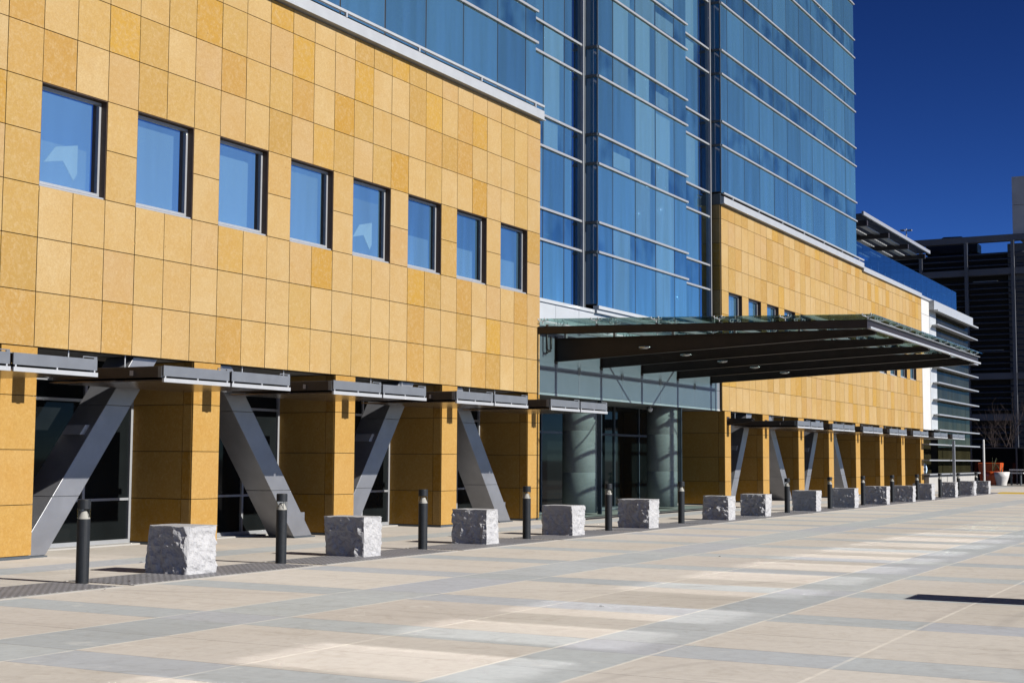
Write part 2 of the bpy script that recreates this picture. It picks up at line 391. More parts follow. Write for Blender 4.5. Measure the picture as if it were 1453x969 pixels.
# ------------------------------------------------------------------ stone wings
ZR = [3.30, 4.17, 5.03, 5.86, 6.70, 7.53, 8.39, 9.20, 10.06, 10.56]
Y0 = 17.30
def stone_wall(parent, x0, tw, n0, n1, win):
    """front slabs with open joints; win = set of columns left open in the two window rows"""
    m = MB(); g = .007
    for i in range(n0, n1):
        a, b = x0 + i * tw, x0 + (i + 1) * tw
        for j in range(len(ZR) - 1):
            if i in win and j in (3, 4): continue
            p = random.uniform(-.0015, .0015)
            m.box(a + g, b - g, Y0 + p, Y0 + .035, ZR[j] + g, ZR[j + 1] - g, 0)
            m.box(a, b, Y0 + .032, Y0 + .30, ZR[j], ZR[j + 1], 1)
    return m.build('stone_wall', [M['stone'], M['joint']], parent)
rs = random.Random(11)
def window(parent, a, b, painted_refl=False):
    """punched window: deep bronze reveal, aluminium frame and sill, coated pane"""
    z0, z1 = 5.86, 7.53; yf = Y0 + .135
    f = MB(); t = .045
    f.box(a + .012, b - .012, yf, yf + .07, z0 + .06, z0 + .06 + t); f.box(a + .012, b - .012, yf, yf + .07, z1 - t - .02, z1 - .02)
    f.box(a + .012, a + .012 + t, yf + .002, yf + .068, z0 + .06 + t, z1 - .02 - t); f.box(b - .012 - t, b - .012, yf + .002, yf + .068, z0 + .06 + t, z1 - .02 - t)
    o = f.build('window', M['frame'], parent)
    p = MB(); p.box(a + .05, b - .05, yf + .035, yf + .05, z0 + .1, z1 - .06); p.build('pane', M['deep'], o)
    # roller shade just behind the coating: stops short of the right jamb, hangs unevenly
    x0, x1, zz0, zz1 = a + .052, b - .05 - .15, z0 + .102, z1 - .062
    q = MB(); q.box(x0, x1, yf + .031, yf + .034, zz0, zz1); q.build('shade', M['win'], o)
    dr = rs.choice((.10, .16, .13, .22, .55)); wr = rs.uniform(.80, .95)
    q = MB(); q.box(x0 + .02, x0 + (x1 - x0) * wr, yf + .028, yf + .0305, zz0 + .01, zz1 - (zz1 - zz0) * dr)
    q.build('shade', M['winpale'], o)
    if painted_refl:  # pale polygons paint a slanting light reflection onto the pane
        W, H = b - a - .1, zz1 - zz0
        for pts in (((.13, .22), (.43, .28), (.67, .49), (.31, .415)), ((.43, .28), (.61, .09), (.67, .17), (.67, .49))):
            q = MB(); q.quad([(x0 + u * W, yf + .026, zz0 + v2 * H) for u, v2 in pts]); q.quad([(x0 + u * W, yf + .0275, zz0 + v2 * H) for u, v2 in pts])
            q.build('reflection_patch', M['winrefl'], o)
    r = MB(); d = .010
    r.box(a + .001, a + d, Y0 + .01, yf + .09, z0 + .001, z1 - .001); r.box(b - d, b - .001, Y0 + .01, yf + .09, z0 + .001, z1 - .001)
    r.box(a + d, b - d, Y0 + .01, yf + .09, z1 - d, z1 - .001)
    r.build('reveal', M['reveal'], o)
    s = MB(); s.prism_x([(Y0 + .03, z0 + .002), (yf + .09, z0 + .002), (yf + .09, z0 + .058), (Y0 + .03, z0 + .03)], a + d, b - d)
    s.build('sill', M['alu'], o)
    return o
ZP = [.055, .84, 1.69, 2.53, 3.295]
def pillar(parent, a, b, yb=18.78, label=None):
    m = MB(); g = .006; t = .03
    for j in range(4):
        z0, z1 = ZP[j] + g, ZP[j + 1] - g
        m.box(a + g * .4, b - g * .4, Y0, Y0 + t, z0, z1, 0)
        for s0, s1 in ((Y0 + t + g, Y0 + .23), (Y0 + .23 + g * 2, yb)):
            m.box(a, a + t, s0, s1, z0, z1, 0); m.box(b - t, b, s0, s1, z0, z1, 0)
    m.box(a + t - .004, b - t + .004, Y0 + t - .004, yb - .01, .0, 3.299, 1)
    o = m.build('stone_pillar', [M['ochre'], M['joint']], parent)
    p = MB(); p.box(a + .012, b - .012, Y0 + .012, yb - .012, .001, .05); p.build('plinth', M['post'], o)
    return o
def brace(parent, xb, lean, w=.60, y0=17.42, y1=18.05, top=3.29, plate=True):
    """boxed diagonal column: xb = left edge of its foot, lean = x travel per metre of height"""
    m = MB(); g = .004
    zs = [0.03, .95, 2.45, top]
    for z0, z1 in zip(zs[:-1], zs[1:]):
        a, b = xb + lean * (z0 + g), xb + lean * (z1 - g)
        m.hexa([(a, y0, z0 + g), (a + w, y0, z0 + g), (a + w, y1, z0 + g), (a, y1, z0 + g),
                (b, y0, z1 - g), (b + w, y0, z1 - g), (b + w, y1, z1 - g), (b, y1, z1 - g)])
    a, b, e = xb, xb + lean * top, .012
    o = m.build('diagonal_column', M['brace'], parent, bevel=.006)
    c = MB(); c.hexa([(a + e, y0 + e, 0), (a + w - e, y0 + e, 0), (a + w - e, y1 - e, 0), (a + e, y1 - e, 0),
                      (b + e, y0 + e, top), (b + w - e, y0 + e, top), (b + w - e, y1 - e, top), (b + e, y1 - e, top)])
    c.box(a - .04, a + w + .04, y0 - .03, y1 + .03, .004, .028)
    c.build('core', M['post'], o)
    if lean > 0:
        k = MB(); z = 1.95; a = xb + lean * z
        k.hexa([(a - .10, y0 + .10, z), (a + .02, y0 + .10, z), (a + .02, y1 - .12, z), (a - .10, y1 - .12, z), (a + .02, y0 + .10, z + .16), (a + .12, y0 + .10, z + .16), (a + .12, y1 - .12, z + .16), (a + .02, y1 - .12, z + .16)])
        k.build('gusset', M['lip'], o)
    if plate:
        # stepped gusset on the ground side of the foot
        s = 1 if lean < 0 else -1
        xr = (xb + w + lean * .45) if lean < 0 else (xb + lean * .45 - .18)
        k = MB(); k.box(xr, xr + .2, y0 + .09, y1 - .09, .03, .5); k.build('gusset', M['brace'], o, bevel=.005)
    return o
def bay(parent, a, b, y=18.78):
    """set-back glazing between two pillars"""
    f = MB(); t = .055
    f.box(a, b, y - .05, y + .05, .03, .10); f.box(a, b, y - .05, y + .05, 2.55, 2.60); f.box(a, b, y - .045, y + .045, .80, .845)
    w = b - a
    for k in (0, .34, .68, 1):
        c = a + t / 2 + (w - t) * k; f.box(c - t / 2, c + t / 2, y - .055, y + .055, .10, 3.29)
    o = f.build('storefront', M['frame'], parent)
    p = MB()
    for k0, k1 in ((0, .34), (.34, .68), (.68, 1)):
        x0 = a + t / 2 + (w - t) * k0 + t / 2 + .002; x1 = a + t / 2 + (w - t) * k1 - t / 2 - .002
        for z0, z1 in ((.10, .80), (.845, 2.55), (2.60, 3.29)): p.box(x0, x1, y - .01, y + .01, z0, z1)
    p.build('pane', M['store'], o)
    k = MB(); k.box(a - .01, b + .01, y - .30, y + .06, .004, .03); k.build('kerb', M['kerb'], o)
    l = MB(); l.box(a + .03, a + .03 + w * .72, 17.36, 17.41, 2.80, 2.845); l.box(a + .03, a + .03 + w * .72, 17.335, 17.36, 2.835, 2.842)
    for q in (.2, .55): l.tube([(a + w * q, 17.39, 2.84), (a + w * q, 17.39, 3.3)], .012)
    l.build('light_fixture', M['frame'], parent)
def bracket(parent, x):
    m = MB(); m.prism_x([(Y0 - .01, 2.80), (Y0 - .01, 3.05), (Y0 - .9, 3.05), (Y0 - 1.0, 2.99), (Y0 - .9, 2.93)], x - .035, x + .035)
    m.box(x - .125, x + .125, Y0 - .92, Y0 - .02, 2.955, 2.985)
    m.box(x - .12, x + .12, Y0 - .025, Y0 - .001, 2.82, 3.10)
    m.build('bracket', M['awndark'], parent)
def coping(parent, x0, x1, yo=.12):
    m = MB()
    m.prism_x([(Y0 - yo, 10.575), (Y0 - yo, 10.83), (Y0 - .02, 10.86), (Y0 + .4, 10.86), (Y0 + .4, 10.575)], x0, x1)
    m.prism_x([(Y0 - yo - .03, 10.575), (Y0 - yo - .03, 10.60), (Y0 - yo - .002, 10.60), (Y0 - yo - .002, 10.575)], x0, x1 + .03)
    m.box(x0, x1, Y0 - yo - .01, Y0 - yo + .06, 10.93, 10.985)
    x = x0 + .9
    while x < x1 - .2:
        m.box(x, x + .05, Y0 - yo - .012, Y0 - yo + .04, 10.832, 10.93); x += 2.87
    m.build('coping', M['coping'], parent)

random.seed(4)
TW = .718
LW = thing('stone_wing', 'long amber stone wing with eight square windows nearest the camera', 'building', (16.14, 17.3, 0))
wcols = set()
sh = lambda kk: 3 * kk - (1 if kk < 0 else 0)
for kk in range(-4, 8): wcols |= {sh(kk), sh(kk) + 1}
stone_wall(LW, 16.14, TW, -14, 24, wcols)
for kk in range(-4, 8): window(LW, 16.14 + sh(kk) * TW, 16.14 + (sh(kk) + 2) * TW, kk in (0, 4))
core = MB(); core.box(16.14 - 14 * TW, 33.36, Y0 + .33, 29, 3.302, 10.57, 0); core.box(16.14 - 14 * TW, 33.36, 18.86, 29, .01, 3.30, 1)
core.build('inner_wall', [M['ceiling'], M['dark']], LW)
PL = [(6.65, 7.37), (10.94, 11.66), (15.50, 16.22), (19.88, 20.60), (24.22, 24.93), (28.45, 29.14), (32.72, 33.37)]
for a, b in PL: pillar(LW, a, b)
for (a0, a1), (b0, b1) in zip(PL[:-1], PL[1:]): bay(LW, a1, b0)
for a, b in PL: bracket(LW, (a + b) / 2)
brace(LW, 16.02, .748, .58); brace(LW, 23.08, -.80, .60); brace(LW, 24.52, .70, .60, plate=False); brace(LW, 31.46, -.76, .60)
coping(LW, 6.1, 33.37)

RW = thing('stone_wing', 'far amber stone wing with white end strip beyond the glass canopy', 'building', (47.3, 17.3, 0))
TR = .7114
rcols = set()
for kk in range(14): rcols |= {1 + 3 * kk, 2 + 3 * kk}
stone_wall(RW, 47.22, TR, 0, 44, rcols)
for kk in range(14): window(RW, 47.22 + (1 + 3 * kk) * TR, 47.22 + (3 + 3 * kk) * TR)
core = MB(); core.box(47.25, 78.5, Y0 + .33, 29, 3.302, 10.57, 0); core.box(48.1, 78.5, 18.86, 29, .01, 3.30, 1)
core.build('inner_wall', [M['ceiling'], M['dark']], RW)
PR = [(47.45, 48.05), (51.56, 52.28), (56.0, 56.75), (60.33, 61.05), (64.68, 65.42), (69.05, 69.78), (73.42, 74.15), (77.72, 78.45)]
for i, (a, b) in enumerate(PR): pillar(RW, a, b, 19.35 if i == 0 else 18.78)
for (a0, a1), (b0, b1) in zip(PR[:-1], PR[1:]): bay(RW, a1, b0)
for a, b in PR: bracket(RW, (a + b) / 2)
brace(RW, 48.1, .62, .55, plate=False); brace(RW, 54.9, -.78, .6); brace(RW, 56.9, .62, .55, plate=False); brace(RW, 63.4, -.78, .6)
coping(RW, 47.2, 66.2)
m = MB(); m.box(66.2, 78.55, Y0 - .05, Y0 + .4, 10.575, 10.70); m.build('coping', M['coping'], RW)
# stone return towards the entrance
m = MB()
for j in range(3, len(ZR) - 1):
    m.box(47.19, 47.218, Y0 + .04, Y0 + .375, ZR[j] + .007, ZR[j + 1] - .007, 0)
m.box(47.2, 47.25, Y0 + .036, Y0 + .42, 5.8, 10.57, 1); m.box(47.185, 47.3, Y0 + .02, Y0 + .38, 10.575, 10.95, 2)
m.build('return_wall', [M['stone'], M['joint'], M['post']], RW)
m = MB(); m.box(78.5, 80.42, Y0 - .012, Y0 + .5, 3.3, 6.8); m.box(78.5, 80.42, Y0 - .012, Y0 + .5, 6.82, 9.6); m.box(78.5, 80.42, Y0 - .012, Y0 + .5, 9.62, 10.45)
m.build('white_end_panel', M['white'], RW)

# ------------------------------------------------------------------ awnings
def make_awning():
    """canopy tray 3.1 m wide, origin at the middle of its back edge on the ground line"""
    t = thing('awning', 'x', 'awning', (0, 0, 0))
    yf, w = -2.35, 1.55
    f = MB()
    for a, b in ((-w, -.03), (.03, w)):
        f.box(a, b, yf - .012, yf + .012, 2.805, 2.965)
        f.box(b - .06, b, yf - .008, yf + .012, 2.965, 3.00); f.box(b - .26, b - .06, yf - .006, yf + .010, 2.985, 3.00); f.box(b - .27, b - .26, yf - .006, yf + .01, 2.965, 3.0)
    f.build('fascia', M['awning'], t)
    l = MB()
    for a, b in ((-w, -.03), (.03, w)):
        l.box(a, b + .01, yf - .02, yf + .02, 2.715, 2.775)
        for q in (.02, .5, .96):
            x = a + (b - a) * q; l.box(x, x + .025, yf - .012, yf + .005, 2.775, 2.805)
    l.build('lip', M['lip'], t)
    s = MB()
    for x in (-w, w - .09):
        s.box(x, x + .09, yf + .10, -.06, 2.79, 2.95, 0); s.box(x - .004, x + .094, yf + .03, yf + .10, 2.785, 2.955, 1)
    s.box(-.05, .05, yf + .05, -.06, 2.80, 2.93, 0); s.box(-w + .09, w - .09, -.16, -.06, 2.79, 2.95, 0)
    s.box(-w - .08, -w, yf + .6, yf + .66, 2.82, 2.90, 0); s.box(w, w + .08, yf + .6, yf + .66, 2.82, 2.90, 0)
    s.build('side_beam', [M['awndark'], M['awning']], t)
    p = MB(); p.box(-w + .004, w - .004, yf + .022, -.05, 2.735, 2.755); p.box(-w - .1, -w - .001, yf + .9, -.08, 2.74, 2.752); p.build('soffit', M['soffit'], t)
    q = MB(); q.box(-w + .1, w - .1, yf + .03, -.17, 2.955, 2.967); q.build('top_sheet', M['awning'], t)
    return t
AW = make_awning()
lab_l = ['grey metal awning cut off by the left edge of the photo', 'grey metal awning over the leftmost diagonal column',
         'grey metal awning over the second diagonal column from the left', 'grey metal awning over the third diagonal column from the left',
         'last grey metal awning of the near wing, beside the entrance recess']
lab_r = ['far wing awning with its long dark side showing beneath the glass canopy'] + ['%s awning of the far stone wing counted from the glass canopy' % ORD[i] for i in range(1, 6)] + \
        ['last awning of the far wing, next to the white end strip']
LC = [(PL[i][1] + PL[i + 1][0]) / 2 for i in range(1, 6)]; RC = [(PR[i][1] + PR[i + 1][0]) / 2 for i in range(7)]
for i, (x, lb, gr) in enumerate([(x, l, 'awnings along the near stone wing') for x, l in zip(LC, lab_l)] + [(x, l, 'awnings along the far stone wing') for x, l in zip(RC, lab_r)]):
    o = AW if i == 0 else copy_tree(AW)
    o.location = (x, Y0, 0); tag(o, lb, 'awning', gr)

# ------------------------------------------------------------------ glass tower
TWR = thing('glass_tower', 'tall blue curtain wall tower rising above both stone wings', 'building', (40, 17.3, 5))
ZL = []
for k in range(-1, 8): ZL += [7.53 + 2.58 * k, 8.39 + 2.58 * k]
PANES = {'glass_pane': 0, 'spandrel_pane': 0}
def curtain(x_list, y, z0, z1, name='curtain_glass', back=.12, blinds=(), deep=False):
    zs = [z0] + [z for z in ZL if z0 + .2 < z < z1 - .2] + [z1]
    h = MB(); t = .021
    for a, b in zip(x_list[:-1], x_list[1:]):
        for c, d in zip(zs[:-1], zs[1:]):
            e = random.uniform(-.004, .004); sp = d - c < .9
            near = c < (16.0 if a < 47 else 14.0)
            kind = 'spandrel_pane' if sp else 'glass_pane'
            m = M['spandrel'] if sp else M['tower']
            if near and PANES[kind] < 100: gg = MB(); PANES[kind] += 1
            else: gg = h
            gg.hexa([(a + t, y + e, c + .004), (b - t, y - e, c + .004), (b - t, y + .02, c + .004), (a + t, y + .02, c + .004),
                     (a + t, y + e * .5, d - .004), (b - t, y - e * .5, d - .004), (b - t, y + .02, d - .004), (a + t, y + .02, d - .004)], 1 if (sp and gg is h) else 0)
            if gg is not h: gg.build(kind, m, TWR)
    if h.v: tag(h.build(name, [M['tower'], M['spandrel']], TWR), kind='stuff')
    if blinds:
        # roller blinds and lit rooms read as paler rectangles in the glass
        for i in blinds:
            a, b = x_list[i], x_list[i + 1]
            for n, (c, d) in enumerate(zip(zs[:-1], zs[1:])):
                if random.random() < .22: continue
                wd = (b - a) * random.choice((.66, .70, .74, .93)); dr = (d - c) * random.choice((.0, .0, .06, .12, .3))
                q = MB(); q.box(a + .03, a + .03 + wd, y - .0035, y - .001, c + .02 + dr * .3, d - .05 - dr)
                q.build('blind', M['pale'], TWR)
    if deep:
        a, b = x_list[-1] - deep, x_list[-1]
        for c, d in zip(zs[:-1], zs[1:]):
            q = MB(); q.box(a, b - .005, y - .0085, y - .005, c + .04, d - .05); q.build('dark_refl_strip', M['deep'], TWR)  # strip's dark colour stands for the reflection of the return
    for z in zs[1:-1]:
        k = MB(); k.box(x_list[0], x_list[-1] + .05, y - .06, y - .007, z - .035, z + .027)
        k.build('mullion', M['alu'], TWR)
    c = MB(); c.box(x_list[0] + .01, x_list[-1] - .01, y + .022, y + back, z0, z1); c.build('backing', M['joint'], TWR)
random.seed(8)
curtain([14.0 + 1.71 * i for i in range(11)] + [32.62, 33.22], 17.36, 10.95, 16.1)
curtain([33.40, 34.25, 35.55, 36.58], 17.68, 5.86, 27, blinds=(1,), deep=.55)
curtain([36.95, 38.02, 39.67, 41.27, 42.85, 43.92], 17.30, 5.98, 27, blinds=(1, 2, 3))
curtain([43.94, 44.7, 46.02, 46.97], 17.68, 5.86, 27, blinds=(1,), deep=.9)
curtain([47.24, 47.95] + [49.75 + 1.73 * i for i in range(10)], 17.30, 10.99, 27)
def return_glass(x, z0, z1):
    g = MB(); zs = [z0] + [z for z in ZL if z0 + .2 < z < z1 - .2] + [z1]
    
    for c, d in zip(zs[:-1], zs[1:]):
        g = MB(); g.box(x, x + .015, 17.325, 17.665, c + .03, d - .03); g.build('return_glass', M['side'], TWR)
    for z in zs[1:-1]:
        k = MB(); k.box(x - .05, x - .004, 17.29, 17.67, z - .045, z + .035); k.build('return_mullion', M['post'], TWR)
    k = MB(); k.box(x - .012, x + .02, 17.28, 17.322, z0, z1)
    k.build('corner_trim', M['post'], TWR)
    c = MB(); c.box(x + .017, x + .06, 17.325, 17.75, z0, z1); c.build('backing', M['joint'], TWR)
return_glass(36.945, 6.0, 27); return_glass(47.21, 11.0, 27)
m = MB(); m.box(36.59, 36.64, 17.58, 17.70, 5.80, 27, 1); m.box(36.64, 36.93, 17.665, 17.72, 5.80, 27, 0); m.box(46.96, 47.02, 17.58, 17.70, 5.8, 27, 1); m.box(47.02, 47.19, 17.665, 17.72, 10.6, 27, 0)
m.build('corner_post', [M['post'], M['alu']], TWR)
m = MB(); m.box(14, 33.3, 17.5, 30, 10.95, 16.0); m.box(33.42, 47.2, 17.82, 30, 5.86, 26.95); m.box(37.05, 43.85, 17.44, 17.80, 6.0, 26.95); m.box(47.3, 65.35, 17.45, 30, 10.95, 26.95)
m.build('tower_body', M['dark'], TWR)
m = MB(); m.box(65.352, 65.38, 17.33, 30, 11.0, 26.95); m.build('side_glass', M['tower'], TWR)
# pale spandrel over the entrance, with panel joints, sills and the soffit behind it
m = MB(); xs = [33.40, 34.5, 35.95, 37.43, 38.9, 40.39, 41.85, 43.32, 44.85, 46.37, 47.36]
for a, b in zip(xs[:-1], xs[1:]):
    m.box(a + .006, b - .006, 17.40, 17.44, 3.36, 3.98, 1); m.box(a + .006, b - .006, 17.40, 17.44, 3.992, 5.12, 1); m.box(a + .006, b - .006, 17.40, 17.44, 5.132, 5.76)
m.box(33.4, 47.38, 17.395, 17.46, 3.29, 3.352)
m.box(33.4, 36.9, 17.36, 17.66, 5.765, 5.855); m.box(36.93, 43.93, 17.24, 17.42, 5.88, 5.975); m.box(36.93, 43.93, 17.30, 17.44, 5.765, 5.88); m.box(43.95, 47.2, 17.36, 17.66, 5.765, 5.855)
m.build('spandrel_panel', [M['panel'], M['band']], TWR)
m = MB(); m.box(33.4, 47.38, 17.445, 17.80, 3.37, 5.75); m.build('backing', M['joint'], TWR)
# panel clips in pairs on the mid joints
m = MB()
for x in (35.95, 38.9, 41.85, 44.85):
    for d in (-.05, .05): m.box(x + d - .015, x + d + .015, 17.37, 17.40, 3.93, 4.12)
m.build('clip', M['frame'], TWR)
m = MB(); m.box(33.4, 47.38, 17.47, 19.4, 3.30, 3.36); m.build('entrance_soffit', M['ceiling'], TWR)
# entrance glazing
def entrance():
    y = 19.36; f = MB(); p = MB(); xs = [33.42, 35.4, 37.4, 39.4, 41.0, 42.6, 44.6, 46.0, 47.4]
    for x in xs: f.box(x - .03, x + .03, y - .05, y + .05, .08, 3.295)
    f.box(33.42, 47.4, y - .05, y + .05, .01, .08); f.box(33.42, 47.4, y - .045, y + .045, 2.35, 2.42)
    o = f.build('entrance_glazing', M['post'], TWR)
    for a, b in zip(xs[:-1], xs[1:]):
        p.box(a + .032, b - .032, y - .008, y + .008, .082, 2.348); p.box(a + .032, b - .032, y - .008, y + .008, 2.422, 3.29)
    p.build('pane', M['store'], o)
    b = MB(); b.box(33.4, 47.44, y + .06, 29, .01, 3.29); b.build('lobby', M['dark'], TWR)
    k = MB(); k.box(33.4, 47.44, 18.9, y + .06, .004, .06); k.build('threshold', M['kerb'], TWR)
entrance()
for x in (37.35, 43.55):
    c = MB(); c.lathe([(.50, .06), (.50, 1.2), (.497, 1.205), (.497, 1.215), (.50, 1.22), (.50, 2.4), (.497, 2.405), (.497, 2.415), (.50, 2.42), (.50, 3.30)], x, 18.05, 40)
    o = c.build('concrete_column', M['concrete'], TWR, smooth=True)
    k = MB(); k.box(x + .16, x + .2, 17.43, 17.56, .02, 3.29); k.build('edge_plate', M['post'], o)
m = MB(); m.lathe([(.0, 3.10), (.06, 3.12), (.09, 3.18), (.09, 3.22), (.04, 3.23), (.04, 3.30)], 42.2, 17.9, 16); m.build('dome_camera', M['potwhite'], TWR, smooth=True)

# ------------------------------------------------------------------ entrance canopy
CN = thing('entrance_canopy', 'wide glass entrance canopy on dark tapering steel beams', 'canopy', (40.3, 17.3, 4.2))
BX = [34.52, 37.43, 40.39, 43.32, 46.37]
YT, YW = 8.78, 17.39
for i, x in enumerate(BX):
    b = MB(); t = .012
    bt = [(YW, 4.23), (YW, 4.82), (YT, 4.745), (YT - .03, 4.70), (YT, 4.635)]
    b.prism_x(bt, x - t, x + t)
    def fl(z_w, z_t, h):   # flange strips along top and bottom
        b.hexa([(x - .075, YT, z_t), (x + .075, YT, z_t), (x + .075, YW, z_w), (x - .075, YW, z_w),
                (x - .075, YT, z_t + h), (x + .075, YT, z_t + h), (x + .075, YW, z_w + h), (x - .075, YW, z_w + h)])
    fl(4.82, 4.745, .022); fl(4.21, 4.62, .022)
    b.box(x - .075, x + .075, YT - .05, YT - .001, 4.63, 4.76)
    b.box(x - .09, x + .09, YW - .002, YW + .012, 4.15, 4.90)
    o = b.build('beam', M['steel'], CN)
    l = MB(); l.lathe([(.0, 0), (.055, .01), (.075, .05), (.065, .075), (.03, .085)], 0, 0, 14)
    lo = l.build('downlight', M['chrome'], o, smooth=True)
    lo.location = (x - .11, 14.75, 4.46 - .0); lo.scale = (1.2, 2.4, 1.0)
zg = lambda y: 5.00 + (y - 8.5) * (.26 / 8.85)
PY = [8.95, 10.62, 12.3, 13.98, 15.65, 17.1]
for y in PY:
    p = MB(); z = zg(y) - .17
    p.box(33.40, 46.75, y - .04, y + .04, z - .04, z + .04)
    for x in BX:
        zb = 4.82 + (y - YW) * (.075 / (YW - YT)) + .02
        p.box(x - .05, x + .05, y - .03, y + .03, zb, z - .038)
    p.build('purlin', M['purlin'], CN)
# edge channels: web with two flanges
def channel_y(x, s):
    p = MB(); a = zg(YT) - .13; b = zg(17.2) - .20
    for z0, z1, d0, d1 in ((-.2, 0, 0, .02), (-.012, 0, 0, .09), (-.2, -.188, 0, .09)):
        xa, xb = sorted((x + s * d0, x + s * d1))
        p.hexa([(xa, 8.62, a + z0), (xb, 8.62, a + z0), (xb, 17.28, b + z0), (xa, 17.28, b + z0),
                (xa, 8.62, a + z1), (xb, 8.62, a + z1), (xb, 17.28, b + z1), (xa, 17.28, b + z1)])
    p.build('edge_channel', M['steel'], CN)
channel_y(33.22, 1); channel_y(46.86, -1)
z = zg(YT) - .13
p = MB(); p.box(33.22, 46.86, 8.60, 8.618, z - .2, z); p.build('edge_channel', M['steel'], CN)
p = MB(); p.box(33.24, 46.9, 8.52, 8.60, z - .215, z - .165); p.box(33.22, 46.86, 8.53, 8.60, z + .002, z + .014); p.build('edge_trim', M['lip'], CN)
gl = MB(); gx = [33.36] + [(BX[i] + BX[i + 1]) / 2 for i in range(4)] + [46.98]
gx = [33.36, 34.52, 35.97, 37.43, 38.9, 40.39, 41.85, 43.32, 44.85, 46.37, 46.98]; gy = [8.48, 10.62, 12.3, 13.98, 15.65, 17.36]
for a, b in zip(gx[:-1], gx[1:]):
    for c, d in zip(gy[:-1], gy[1:]):
        gl.hexa([(a + .006, c + .006, zg(c)), (b - .006, c + .006, zg(c)), (b - .006, d - .006, zg(d)), (a + .006, d - .006, zg(d)),
                 (a + .006, c + .006, zg(c) + .018), (b - .006, c + .006, zg(c) + .018), (b - .006, d - .006, zg(d) + .018), (a + .006, d - .006, zg(d) + .018)])
gl.build('glass_roof', M['canopyglass'], CN)
fit = None
for x in gx[:-1]:
    for y in gy[:-1] + [17.2]:
        y = max(y, 8.62); zz = zg(y)
        if fit is None:
            sp = MB(); sp.tube([(0, 0, -.12), (0, 0, -.03)], .014, 6)
            for sx, sy2 in ((1, 1), (1, -1), (-1, 1), (-1, -1)):
                e = (sx * .10, sy2 * .10, -.02); sp.tube([(0, 0, -.06), e], .010, 5); sp.tube([e, (e[0], e[1], .022)], .018, 6)
            fit = o = sp.build('spider_fitting', M['alu'])
            fit.parent = CN; fit.matrix_parent_inverse = CN.matrix_basis.inverted()
        else: o = fit.copy(); COL.objects.link(o)
        o.location = (x, y, zz)
rd = MB()
for i, s in ((1, 1), (2, -1)):
    xa, xb = (BX[i] + .05, BX[i + 1] - .05) if s > 0 else (BX[i + 1] - .05, BX[i] + .05)
    rd.tube([(xa, 17.0, 4.86), (xb, 13.98, 4.80)], .03, 8)
rd.tube([(BX[0] + .05, 9.0, 4.82), (BX[1] - .05, 13.9, 4.86)], .02, 8); rd.tube([(BX[3] + .05, 13.9, 4.82), (BX[4] - .05, 9.0, 4.86)], .02, 8)
rd.build('bracing_rod', M['purlin'], CN)
dp = MB(); dp.tube([(33.75, 17.28, 5.0), (33.75, 17.28, 4.52), (33.78, 17.28, 4.47), (33.86, 17.28, 4.45), (33.95, 17.28, 4.47), (33.98, 17.28, 4.52), (33.98, 17.28, 4.85)], .035, 10)
dp.tube([(33.76, 17.28, 4.46), (33.76, 17.28, 4.38)], .03, 8); dp.build('drain_pipe', M['awndark'], CN, smooth=True)

# ------------------------------------------------------------------ glazed pavilion at the far end
PV = thing('glazed_pavilion', 'low glazed corner block with pale horizontal fins past the white strip', 'building', (80.5, 17.3, 0))
g = MB(); zs = [.86, 1.62, 2.48, 3.3, 4.15, 5.0, 5.93, 6.8, 7.6, 8.4, 9.15, 9.85]; xs = [82.15 + 1.33 * i for i in range(8)]
for a, b in zip(xs[:-1], xs[1:]):
    for c, d in zip(zs[:-1], zs[1:]): g.box(a + .01, b - .01, 17.3, 17.32, c + .01, d - .01)
for a, b in ((78.6, 80.3), (80.3, 82.15)):
    for c, d in zip(zs[:3], zs[1:4]): g.box(a + .01, b - .01, 17.7, 17.72, c + .01, d - .01)
g.build('glass_wall', M['pavil'], PV)
m = MB(); m.box(80.45, 91.45, 17.33, 29, 3.3, 10.2); m.box(78.6, 91.45, 17.9, 29, .0, 3.3); m.box(82.2, 91.45, 17.33, 17.9, .02, 3.3); m.build('inner_wall', M['dark'], PV)
m = MB(); m.box(80.44, 82.12, 17.28, 17.4, 3.3, 10.2); m.build('corner_pier', M['panel'], PV)
m = MB(); m.box(80.40, 91.6, 17.0, 29, 9.98, 10.5); m.box(80.40, 92.3, 16.8, 17.0, 9.9, 9.98); m.build('roof_band', M['coping'], PV)
for i, zf in enumerate(zs[:-1]):
    x0 = 77.9 if zf < 3 else 80.6
    f = MB(); f.hexa([(x0, 16.86, zf - .02), (92.3, 16.86, zf - .02), (92.3, 17.27, zf - .02), (x0 + (.0 if zf < 3 else .5), 17.27, zf - .02),
                      (x0, 16.86, zf + .05), (92.3, 16.86, zf + .05), (92.3, 17.27, zf + .05), (x0 + (.0 if zf < 3 else .5), 17.27, zf + .05)])
    f.build('fin', M['alu'], PV)
m = MB(); m.box(78.55, 91.5, 17.05, 17.3, .0, .74, 0); m.box(78.5, 91.6, 17.0, 17.32, .74, .80, 1); m.build('base_wall', [M['kerb'], M['post']], PV)
m = MB(); m.box(83.2, 83.34, 16.6, 16.74, 0, 2.75); m.build('thin_post', M['alu'], PV)
m = MB(); m.box(78.6, 82, 17.4, 17.44, 0, .8); m.build('low_screen', M['post'], PV)
